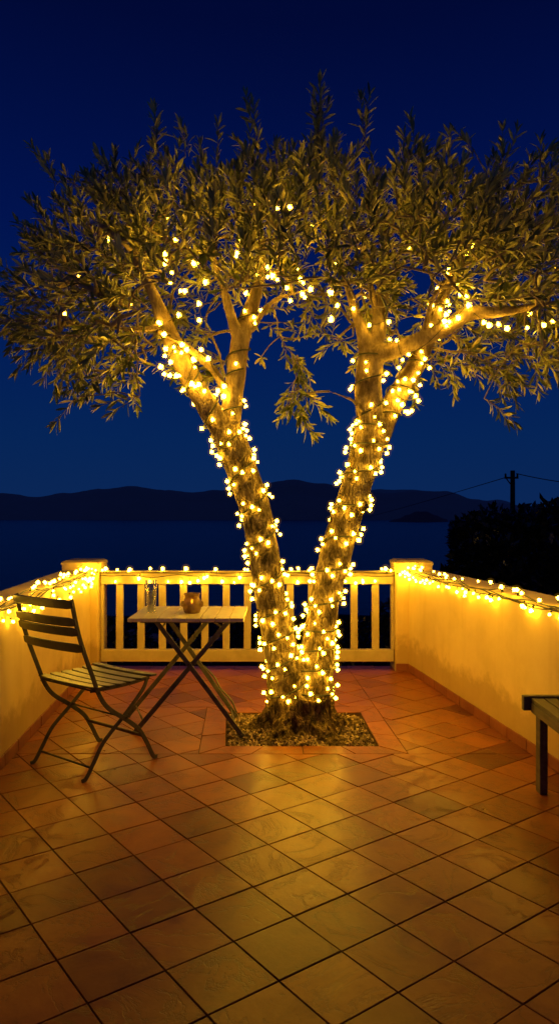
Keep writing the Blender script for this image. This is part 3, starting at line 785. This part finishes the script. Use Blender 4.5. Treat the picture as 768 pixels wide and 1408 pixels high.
def bulb_pos(px, py):
    q = nearest_limb(px, py)
    if math.hypot(q[0]-px, q[1]-py) < q[3]+9: Y = q[2]-q[3]*q[2]/F-.018
    else: Y = 4.42
    return at(px, py, Y)
CROWN_BULBS = [[bulb_pos(*p) for p in L] for L in (LB, CB, RB)]
ADDED_DEEP = [[at(p[0], p[1], p[2]+.28) for p in ADDED_GLOW[k]] for k in range(3)]
BPX = [(CX+p.x/p.y*F, CY-(p.z-HC)/p.y*F, p.y) for L in CROWN_BULBS for p in L]
BARE = [q for q in LIMBPX if q[1] > 395]
# leaves
LV = []; LF = []; LA = []
CROWN_C = Vector(at(400, 455, 4.75))
def leaf(p, d, nrm, L, W, val):
    d = d.normalized(); x = d.cross(nrm)
    if x.length < 1e-4: return
    x.normalize(); n = x.cross(d).normalized()
    mid = p+d*L*.5
    if mid.y < .5: return
    px, py = CX+mid.x/mid.y*F, CY-(mid.z-HC)/mid.y*F
    for bx_, by_, bY in BPX:
        if mid.y < bY+.02 and abs(px-bx_) < 8 and abs(py-by_) < 8: return
    for lx, ly, lY, lr, k in BARE:
        if mid.y < lY and abs(px-lx) < lr+5 and abs(py-ly) < lr+3: return
    b = len(LV); cv = random.uniform(-.10, .22); fold = .16
    for t, wd in ((0, .05), (.28, .72), (.58, 1.0), (.84, .58)):
        c = p+d*(L*t)-n*(cv*L*t*t)
        LV.append(c); LV.append(c+x*(wd*W/2)+n*(fold*wd*W)); LV.append(c-x*(wd*W/2)+n*(fold*wd*W))
    LV.append(p+d*L-n*(cv*L))
    for r in (0, 3, 6):
        LF.append((b+r, b+r+1, b+r+4, b+r+3)); LF.append((b+r+2, b+r, b+r+3, b+r+5))
    LF.append((b+9, b+10, b+12)); LF.append((b+11, b+9, b+12)); LA.extend([val]*13)
UP = Vector((0, 0, 1))
def rvec(k): return Vector((random.gauss(0, k), random.gauss(0, k), random.gauss(0, k)))
def twig(p, d, L, droop, tip=True):
    P = [p.copy()]; m = max(3, int(L/.035)); dd = d.normalized()
    for i in range(m):
        dd = (dd+rvec(.10)+UP*droop).normalized(); P.append(P[-1]+dd*(L/m))
    s.tube(P, [.0026-.0012*i/m for i in range(m+1)], 4)
    nL = int(L/.0180); ph = random.random()*6.28; tv = random.random()
    for i in range(nL):
        t = .12+.88*i/max(1, nL-1); f = t*m; k = min(m-1, int(f)); q = P[k].lerp(P[k+1], f-k); ax = (P[k+1]-P[k]).normalized()
        ph += 2.4; o_ = ax.orthogonal().normalized(); o_ = Quaternion(ax, ph) @ o_
        open_ = random.uniform(.55, 1.05)*(1.15-.45*t)
        ld = ax*math.cos(open_)+o_*math.sin(open_)+rvec(.12)
        nrm = (ax*1.0+UP*.75-ld*.2+rvec(.25))
        LL = random.uniform(.055, .118)*(.8+.2*math.sin(math.pi*t))
        leaf(q, ld, nrm, LL, LL*random.uniform(.18, .27), min(1, max(0, .35*tv+.65*random.random())))
    if tip:
        for i in range(4):
            o_ = Quaternion(dd, i*1.57+ph) @ dd.orthogonal().normalized()
            LL = random.uniform(.06, .095); leaf(P[-1], dd+o_*random.uniform(.25, .6), dd+UP*.4, LL, LL*.21, random.random())
for e, px, py in ends:
    p = Vector(node[e]); pd = (Vector(node[e])-Vector(node[par[e]])).normalized()
    out = (p-CROWN_C).normalized()
    low = (py-400)/150
    bias = UP*(.75 if py < 330 else (.25 if py < 430 else -.15))
    d = pd*.35+out*.85+bias+rvec(.45)
    if py > 420: d += Vector((0, -.15, 0))
    nT = 2 if random.random() < .55 else 1
    for q in range(nT):
        twig(p, d+rvec(.35), random.uniform(.13, .26), .05 if py < 400 else -.07)
for x, y, Y, h in ((437, 196, 4.7, .24), (441, 205, 4.68, .17), (352, 178, 4.6, .17), (216, 215, 4.6, .15), (76, 262, 4.5, .14), (565, 215, 4.7, .1), (690, 245, 4.6, .13), (742, 232, 4.55, .12), (500, 205, 4.7, .14), (300, 205, 4.6, .1), (620, 222, 4.6, .12), (260, 215, 4.6, .12), (650, 218, 4.6, .1)):
    twig(at(x, y, Y), UP+Vector((random.uniform(-.25, .25), 0, 0)), h+.03, .03)
br = s.build('branches', M['twig'], tree, smooth=True); br.location = -tree.location
me = bpy.data.meshes.new('crown'); me.from_pydata([tuple(v) for v in LV], [], LF); me.update()
me.attributes.new('leafvar', 'FLOAT', 'POINT').data.foreach_set('value', np.array(LA, np.float32)); me.materials.append(M['leaf'])
cr = bpy.data.objects.new('crown', me); col.objects.link(cr); cr.parent = tree; cr.location = -tree.location
print('leaves', len(LV)//13)

# ------------------------------------------------------------------ fairy lights
def bulb_mesh():
    bm = bmesh.new()
    bmesh.ops.create_icosphere(bm, subdivisions=2, radius=.0092, matrix=Matrix.Translation((0, 0, .012)) @ Matrix.Diagonal((1, 1, 1.35, 1)))
    for f in bm.faces: f.material_index = 0; f.smooth = True
    n = len(bm.faces)
    bmesh.ops.create_cone(bm, cap_ends=True, segments=8, radius1=.0052, radius2=.0062, depth=.020, matrix=Matrix.Translation((0, 0, -.012)))
    for i, f in enumerate(bm.faces):
        if i >= n: f.material_index = 1
    n = len(bm.faces)
    for r, mi in ((.0150, 2), (.030, 3)):  # inner and outer shells of imitated bloom, not part of the lamp
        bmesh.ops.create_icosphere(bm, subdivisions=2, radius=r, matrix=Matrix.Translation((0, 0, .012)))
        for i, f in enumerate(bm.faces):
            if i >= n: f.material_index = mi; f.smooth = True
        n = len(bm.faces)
    me = bpy.data.meshes.new('bulb'); bm.to_mesh(me); bm.free()
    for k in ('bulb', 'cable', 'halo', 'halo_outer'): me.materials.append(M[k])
    return me
BM = bulb_mesh()
def string(label, bulbs, cables, size=1.0, jit=.6, r=.0060):
    root = empty('string_lights', label, 'string lights', 'strings of warm white fairy lights on the terrace'); c = Vector(bulbs[0][0]); root.location = c
    for P in cables:
        s = MB(); s.tube(P, r, 5); o = s.build('cable', M['cable'], root, smooth=True); o.location = -c
    bulbs = sorted(bulbs, key=lambda b: b[2] if len(b) > 2 else 0)
    for i, b in enumerate(bulbs[:100]):
        p, d = Vector(b[0]), Vector(b[1])
        q = bpy.data.objects.new('bulb', BM); col.objects.link(q); q.parent = root; q.location = p-c
        q.rotation_mode = 'QUATERNION'; q.rotation_quaternion = (d.normalized()+rvec(jit*.4)).to_track_quat('Z', 'Y'); k = size*random.uniform(.64, 1.14); q.scale = (k, k, k)
    if len(bulbs) > 100:
        bm = bmesh.new()
        for b in bulbs[100:]:
            t = bmesh.new(); t.from_mesh(BM); t.transform(Matrix.Translation(Vector(b[0])-c) @ Vector(b[1]).to_track_quat('Z', 'Y').to_matrix().to_4x4() @ Matrix.Scale(size, 4))
            m2 = bpy.data.meshes.new('t'); t.to_mesh(m2); t.free(); bm.from_mesh(m2); bpy.data.meshes.remove(m2)
        me = bpy.data.meshes.new('bulbs_behind'); bm.to_mesh(me); bm.free()
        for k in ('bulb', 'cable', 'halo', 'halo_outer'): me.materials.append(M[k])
        q = bpy.data.objects.new('far_side_bulbs', me); col.objects.link(q); q.parent = root; struct(q, 'stuff')
    return root
def coil(P, t0, t1, turns, nb, ph0, irr=.35):        # wire wound round a limb
    P = [np.array(p) for p in P]; n = len(P)-1; cab = []; bl = []
    K = int(turns*28)
    def fr(t):
        f = (t0+(t1-t0)*t)*n; i = min(n-1, int(f)); q = P[i]+(P[i+1]-P[i])*(f-i); ax = Vector(P[i+1][:3]-P[i][:3]).normalized(); return q, ax
    def pt(t, off):
        q, ax = fr(t); a = ph0+t*turns*6.283+irr*math.sin(t*turns*1.7+ph0); x = Vector((1, 0, 0)); x = (x-ax*x.dot(ax)).normalized(); y = ax.cross(x)
        o = x*math.cos(a)+y*math.sin(a); wob = ax*(.035*noise.noise((t*turns*2.1, ph0, 3)))
        return Vector(q[:3])+o*(q[3]*1.03+off)+wob, o, ax
    for i in range(K+1): cab.append(pt(i/K, .009)[0])
    for i in range(nb):
        t = min(1, max(0, (i+random.uniform(.2, .8))/nb)); p, o, ax = pt(t, .012)
        p = p+ax*(((i*.6180339)%1)*.116-.062)+o*random.uniform(-.004, .008)
        bl.append((p, o+ax*random.uniform(-.9, .5), o.y))
    return cab, bl
cl, bl = coil(LIMBS['stem_l'], .13, .99, 9.5, 158, .4)
c2, b2 = coil(LIMBS['l1'], .05, .55, 3, 14, 1.0); c3, b3 = coil(LIMBS['l2'], .04, .3, 1.6, 9, 2.0)
c4, b4 = coil(LIMBS['l2'], .3, .95, 3, 24, 2.0);  # coil added on the upper limb to light the leaves from within
string('fairy lights coiled around the left stem of the tree, with an added coil on an upper limb', bl+b2+b3+b4[8:], [cl, c2, c3, c4], jit=.5)
cl, bl = coil(LIMBS['stem_r'], .13, .99, 10.5, 176, 2.1)
c2, b2 = coil(LIMBS['r1'], .05, .98, 3, 15, .3); c3, b3 = coil(LIMBS['r2'], .05, .5, 3.2, 14, 1.4)
c4, b4 = coil(LIMBS['r2'], .5, .98, 4, 26, 1.0);  # further coil added high on the back limb to brighten the crown
string('fairy lights coiled around the right stem of the tree, with an added coil on an upper limb', bl+b2+b3+b4, [cl, c2, c3, c4], jit=.5)
def chain(pts):
    pts = list(pts); cur = pts.pop(0); out = [cur]
    while pts:
        k = min(range(len(pts)), key=lambda i: (pts[i]-cur).length); cur = pts.pop(k); out.append(cur)
    return out
def drape(pts):
    segs = []; cur = []
    for i, p in enumerate(pts):
        q = p+Vector((0, .012, .010))
        if cur and (q-cur[-1]).length > .5: segs.append(cur); cur = []
        if cur: cur.append(cur[-1].lerp(q, .5)+Vector((0, .01, -.08*(q-cur[-1]).length)))
        cur.append(q)
    segs.append(cur)
    return [[Vector(v) for v in smooth_path([tuple(v) for v in g], 4)] for g in segs if len(g) > 1]
for lab, L, DP in zip(('fairy lights scattered among the leaves of the left side of the crown, with added bulbs deep inside', 'fairy lights strung through the middle of the crown between the two stems, with added bulbs deep inside', 'fairy lights along the bent limb on the right side of the crown, with added bulbs deep inside'), CROWN_BULBS, ADDED_DEEP):
    pts = chain(L+DP)
    string(lab, [(p, Vector((random.gauss(0, .4), -.6, random.gauss(-.3, .5)))) for p in pts], drape(pts), size=1.22, r=.0022)
# along the railing
bl = []; cab = [[], []]
for i in range(46):
    x = -1.60+2.62*(i+random.uniform(-.1, 1.1))/46
    if random.random() < .45: bl.append((Vector((x, RY-.050-random.uniform(0, .01), .872+random.uniform(.0, .020))), Vector((0, -.3, 1))))
    else: bl.append((Vector((x, RY-.062-random.uniform(0, .012), random.choice((.842, .83, .80, .795))+random.uniform(-.01, .01))), Vector((0, -.6, -.8))))
for i in range(90):
    x = -1.60+2.62*i/89
    cab[0].append(Vector((x, RY-.052, .862+.012*noise.noise((x*5, 0, 0))))); cab[1].append(Vector((x, RY-.050, .835+.020*noise.noise((x*4, 7, 0)))))
string('fairy lights laid along the top rail of the railing', bl, cab, size=1.28, r=.0035)
# along the two side walls: a loose bundle of cables with bulbs hanging over the inner edge
def wall_string(side, nb, Ya, Yb, label, spread):
    f = xl if side < 0 else xr; bl = []; cabs = []
    for c in range(4):
        P = []; K = 110
        for i in range(K+1):
            y = Ya+(Yb-Ya)*i/K; a = 6.28*c/4+y*5
            P.append(Vector((f(y)-side*(.012+.014*noise.noise((y*3, c*7, 1))+.008*math.cos(a))+side*(.03 if c == 3 else 0), y, WH-.012+.030*noise.noise((y*2.3, c*5, side*3))+.014*math.sin(a)+(.022 if c == 3 else 0))))
        cabs.append(P)
    for i in range(nb):
        y = Ya+(Yb-Ya)*((i+random.random())/nb)**(1.35 if side < 0 else 1.6); up = random.random() < .45
        if up: p = Vector((f(y)+side*random.uniform(-.02, .03), y, WH+random.uniform(.012, .045))); d = Vector((-side*.3, 0, 1))
        else: p = Vector((f(y)-side*random.uniform(.022, .045), y, WH-random.uniform(.015, spread))); d = Vector((-side*.5, 0, -1))
        bl.append((p, d))
    return string(label, bl, cabs, size=.98, r=.0042)
wall_string(-1, 68, 6.36, 3.68, 'fairy lights bundled along the top of the left wall', .12)
wall_string(1, 56, 6.36, 3.72, 'fairy lights bundled along the top of the right wall', .06)
p = []
for i in range(7): p.append((Vector((-1.70+.115*random.random(), 6.345, .86+.05*random.random())), Vector((0, -1, -.3))))
for i in range(6): p.append((Vector((1.04+.09*random.random(), 6.345, .845+.04*random.random())), Vector((0, -1, -.3))))
string('short run of fairy lights crossing the face of the left pillar', p[:7], [[Vector((-1.72+.02*i, 6.362, .87+.015*math.sin(i))) for i in range(8)]], size=1.15)
string('short run of fairy lights crossing the face of the right pillar', p[7:], [[Vector((1.02+.02*i, 6.362, .855+.012*math.sin(i))) for i in range(8)]], size=1.15)
# ------------------------------------------------------------------ beyond the terrace
ZS = -22.0
s = MB(); s.add([(-6000, 70, ZS), (6000, 70, ZS), (9000, 9000, ZS), (-9000, 9000, ZS)], [(0,1,2,3)]); struct(s.build('sea', M['water']))
def ridge(name, Y, prof, m, zb=ZS-1, depth=500, rough=1.0, seed=0):
    s = MB(); xs = []
    pr = sorted(prof); n = 260; rows = 10
    for r in range(rows+1):
        v = r/rows
        for i in range(n+1):
            px = pr[0][0]+(pr[-1][0]-pr[0][0])*i/n
            for k in range(len(pr)-1):
                if pr[k][0] <= px <= pr[k+1][0]: break
            t = (px-pr[k][0])/(pr[k+1][0]-pr[k][0]); t = t*t*(3-2*t); py = pr[k][1]+(pr[k+1][1]-pr[k][1])*t
            py += rough*(noise.fractal((px*.03, seed, 0), .8, 2, 5)*1.5)*(1 if py < 713 else 0)
            top = HC-(py-CY)*Y/F; yy = Y+depth*v*(1+.12*noise.noise((px*.04, v*3, seed)))
            x = (px-CX)*Y/F
            h = math.sin(v*math.pi/2)**.8
            z = zb+(top-zb)*h*(yy/Y if v > .5 else 1)+ (noise.fractal((px*.05, v*6, seed), .9, 2, 4)*6*rough*(1-v)*v*2)
            s.v.append((x*(yy/Y), yy, z if r else zb))
    for r in range(rows):
        for i in range(n): a = r*(n+1)+i; s.f.append((a, a+1, a+n+2, a+n+1))
    return struct(s.build(name, m, smooth=True))
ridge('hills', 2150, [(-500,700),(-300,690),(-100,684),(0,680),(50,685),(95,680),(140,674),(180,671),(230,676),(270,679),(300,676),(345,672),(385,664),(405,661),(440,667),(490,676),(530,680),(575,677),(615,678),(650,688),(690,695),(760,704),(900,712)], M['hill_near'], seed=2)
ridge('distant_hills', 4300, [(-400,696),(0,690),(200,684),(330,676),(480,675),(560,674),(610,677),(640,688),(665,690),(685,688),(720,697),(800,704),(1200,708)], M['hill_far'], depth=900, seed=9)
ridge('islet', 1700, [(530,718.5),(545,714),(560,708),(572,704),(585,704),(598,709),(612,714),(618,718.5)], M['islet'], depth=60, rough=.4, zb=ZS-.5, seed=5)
# scrub slope falling from the terrace to the shore
def ground_z(x, y):
    t = (y-6.8); z = -1.15-.045*t-.0016*t*t
    return max(z, ZS-3)+.35*noise.fractal((x*.25, y*.25, 0), .8, 2, 4)
s = MB(); nx, ny = 90, 90
for j in range(ny+1):
    y = 6.75+130*(j/ny)**2
    for i in range(nx+1):
        x = (-1+2*i/nx)*(14+y*1.4); s.v.append((x, y, ground_z(x, y) if j else -1.2))
for j in range(ny):
    for i in range(nx): a = j*(nx+1)+i; s.f.append((a, a+1, a+nx+2, a+nx+1))
struct(s.build('hillside', M['ground'], smooth=True))
def bush(name, label, cat, px, py, Y, rx, rz, nl, ls, trunk=True, group=None, m='dark_leaf', lobes=9):
    c = at(px, py, Y); zb = ground_z(c.x, Y)-.1
    root = empty(name, label, cat, group); root.location = (c.x, Y, zb)
    s = MB(); lob = []
    for i in range(lobes):
        a = random.random()*6.28; e = random.uniform(-.6, 1); k = random.uniform(.35, .7)
        lob.append((Vector((math.cos(a)*rx*k, math.sin(a)*rx*k*.8, e*rz*.62)), random.uniform(.32, .55)))
    val = []
    for i in range(nl):
        lc, lr = random.choice(lob); d = rvec(1).normalized(); rr = lr*random.uniform(.55, 1.08)
        p = Vector((lc.x+d.x*rr*rx, lc.y+d.y*rr*rx, lc.z+d.z*rr*rz)); L = ls*random.uniform(.6, 1.3)
        x = (rvec(1)+d*.8).normalized(); y = x.cross(rvec(1)).normalized(); b = len(s.v)
        s.v += [tuple(p), tuple(p+x*L*.5+y*L*.22), tuple(p+x*L), tuple(p+x*L*.5-y*L*.22)]; s.f.append((b, b+1, b+2, b+3)); val += [random.random()]*4
    me = bpy.data.meshes.new('crown'); me.from_pydata(s.v, [], s.f); me.update(); me.materials.append(M[m])
    me.attributes.new('leafvar', 'FLOAT', 'POINT').data.foreach_set('value', np.array(val, np.float32))
    o = bpy.data.objects.new('crown', me); col.objects.link(o); o.parent = root; o.location = (0, 0, c.z-zb)
    t = MB(); h = c.z-zb
    t.tube(smooth_path([(0, 0, 0), (.05*rx, 0, h*.5), (-.03*rx, 0, h*.95)], 4), [.11*rx*k/9+.03 for k in range(9, 0, -1)], 8)
    for lc, lr in lob: t.tube(smooth_path([(0, 0, h*.55), (lc.x*.5, lc.y*.5, h*.55+(h+lc.z-h*.55)*.6), (lc.x, lc.y, h+lc.z)], 4), [.04*rx, .035*rx, .03*rx, .025*rx, .02*rx, .018*rx, .015*rx, .012*rx, .01*rx], 6)
    t.build('trunk', M['pole'], root, smooth=True)
    return root
for a in (('dark bushy tree beyond the right wall, the one nearest the right pillar', 664, 795, 15, .85, .85, 5200),
          ('dark bushy tree beyond the right wall, just left of the utility pole', 672, 770, 17, .85, .95, 5200),
          ('dark bushy tree beyond the right wall, in front of the utility pole', 722, 757, 16, 1.15, 1.1, 6400),
          ('dark bushy tree beyond the right wall, lowest of all and nearest the wall', 745, 800, 13.5, 1.0, .75, 4800),
          ('dark bushy tree beyond the right wall, cut by the right edge of the photo', 785, 750, 17, 1.4, 1.25, 7200)):
    bush('dark_tree', a[0], 'tree', *a[1:4], a[4], a[5], a[6], .22, group='dark trees beyond the right wall')
s_lab = ['dark shrub below the railing, seen through its %s' % q for q in ('leftmost gaps', 'gaps behind the drinking glass', 'gaps behind the candle jar', 'gaps left of the left stem', 'gaps right of the right stem', 'rightmost gap beside the right pillar')]
for i, (lab, px, py, Y) in enumerate(zip(s_lab, (150, 205, 262, 325, 480, 535), (880, 885, 890, 880, 885, 860), (11, 13, 12, 14, 12, 11))):
    bush('shrub', lab, 'shrub', px, py, Y, .34, .42, 700, .10, group='dark shrubs below the railing', lobes=6)
# pale rubble just below the railing
st0 = None
rock_spots = [(146,889),(152,876),(176,885),(181,872),(205,888),(211,878),(236,884),(268,886),(296,882),(140,868)]
for i, (px, py) in enumerate(rock_spots):
    Y = 9.0
    while Y < 60 and at(px, py, Y).z > ground_z(at(px, py, Y).x, Y): Y += .1
    c = at(px, py, Y)
    bm = bmesh.new(); bmesh.ops.create_icosphere(bm, subdivisions=2, radius=.17)
    for v in bm.verts: v.co *= 1+.35*noise.noise(v.co*14+Vector((i*3, 0, 0)))
    bm.transform(Matrix.Diagonal((1.5, 1, .6, 1)) @ Matrix.Rotation(random.random()*3, 4, 'Z'))
    me = bpy.data.meshes.new('rock'); bm.to_mesh(me); bm.free(); me.materials.append(M['stone'])
    o = bpy.data.objects.new('rock', me); col.objects.link(o); o.location = (c.x, Y, ground_z(c.x, Y)+.03)
    tag(o, 'pale rock lying on the dark slope below the railing', 'rock', 'pale rocks below the railing')
# utility pole and its wires
PY = 27.0; pt = at(704, 647, PY)
pole = empty('utility_pole', 'dark wooden utility pole rising behind the trees on the right', 'utility pole'); pz = ground_z(pt.x, PY)-.3; pole.location = (pt.x, PY, pz)
s = MB(); s.tube([(0, 0, 0), (0, 0, pt.z-pz)], [.115, .085], 12); s.build('post', M['pole'], pole, smooth=True)
h = pt.z-pz
s = MB(); s.beam((-.30, -.02, h-.27), (.20, -.02, h-.27), .07, .07); s.beam((-.26, -.02, h-.27), (-.09, -.02, h-.50), .035, .035); s.build('bracket', M['pole'], pole)
for x in (-.27, .17):
    s = MB(); s.lathe((x, -.02, h-.235), [(.001, 0), (.035, 0), (.045, .03), (.03, .06), (.042, .09), (.02, .13), (.001, .13)], 10); s.build('insulator', M['pole'], pole, smooth=True)
def wire(label, a, b, sag):
    P = []
    for i in range(41):
        t = i/40; p = a.lerp(b, t); p.z -= sag*4*t*(1-t); P.append(p)
    s = MB(); s.tube(P, .016, 5); tag(s.build('power_line', M['pole'], smooth=True), label, 'power line')
wire('thin black power line sagging left from the utility pole over the bay', at(696, 656, PY), at(430, 706, 420), 3.2)
wire('thin black power line running right from the utility pole out of view', at(709, 651, PY), at(880, 668, 24), .15)

sc.render.engine = 'CYCLES'
cy = sc.cycles
cy.use_denoising = True
try: cy.denoiser = 'OPENIMAGEDENOISE'; cy.denoising_input_passes = 'RGB_ALBEDO_NORMAL'
except Exception: pass
cy.use_light_tree = True
cy.max_bounces = 8; cy.diffuse_bounces = 4; cy.glossy_bounces = 3; cy.transmission_bounces = 8; cy.transparent_max_bounces = 64; cy.volume_bounces = 0
cy.sample_clamp_indirect = 4; cy.caustics_reflective = False; cy.caustics_refractive = False
sc.view_settings.view_transform = 'Standard'; sc.view_settings.look = 'None'; sc.view_settings.exposure = 0; sc.view_settings.gamma = 1
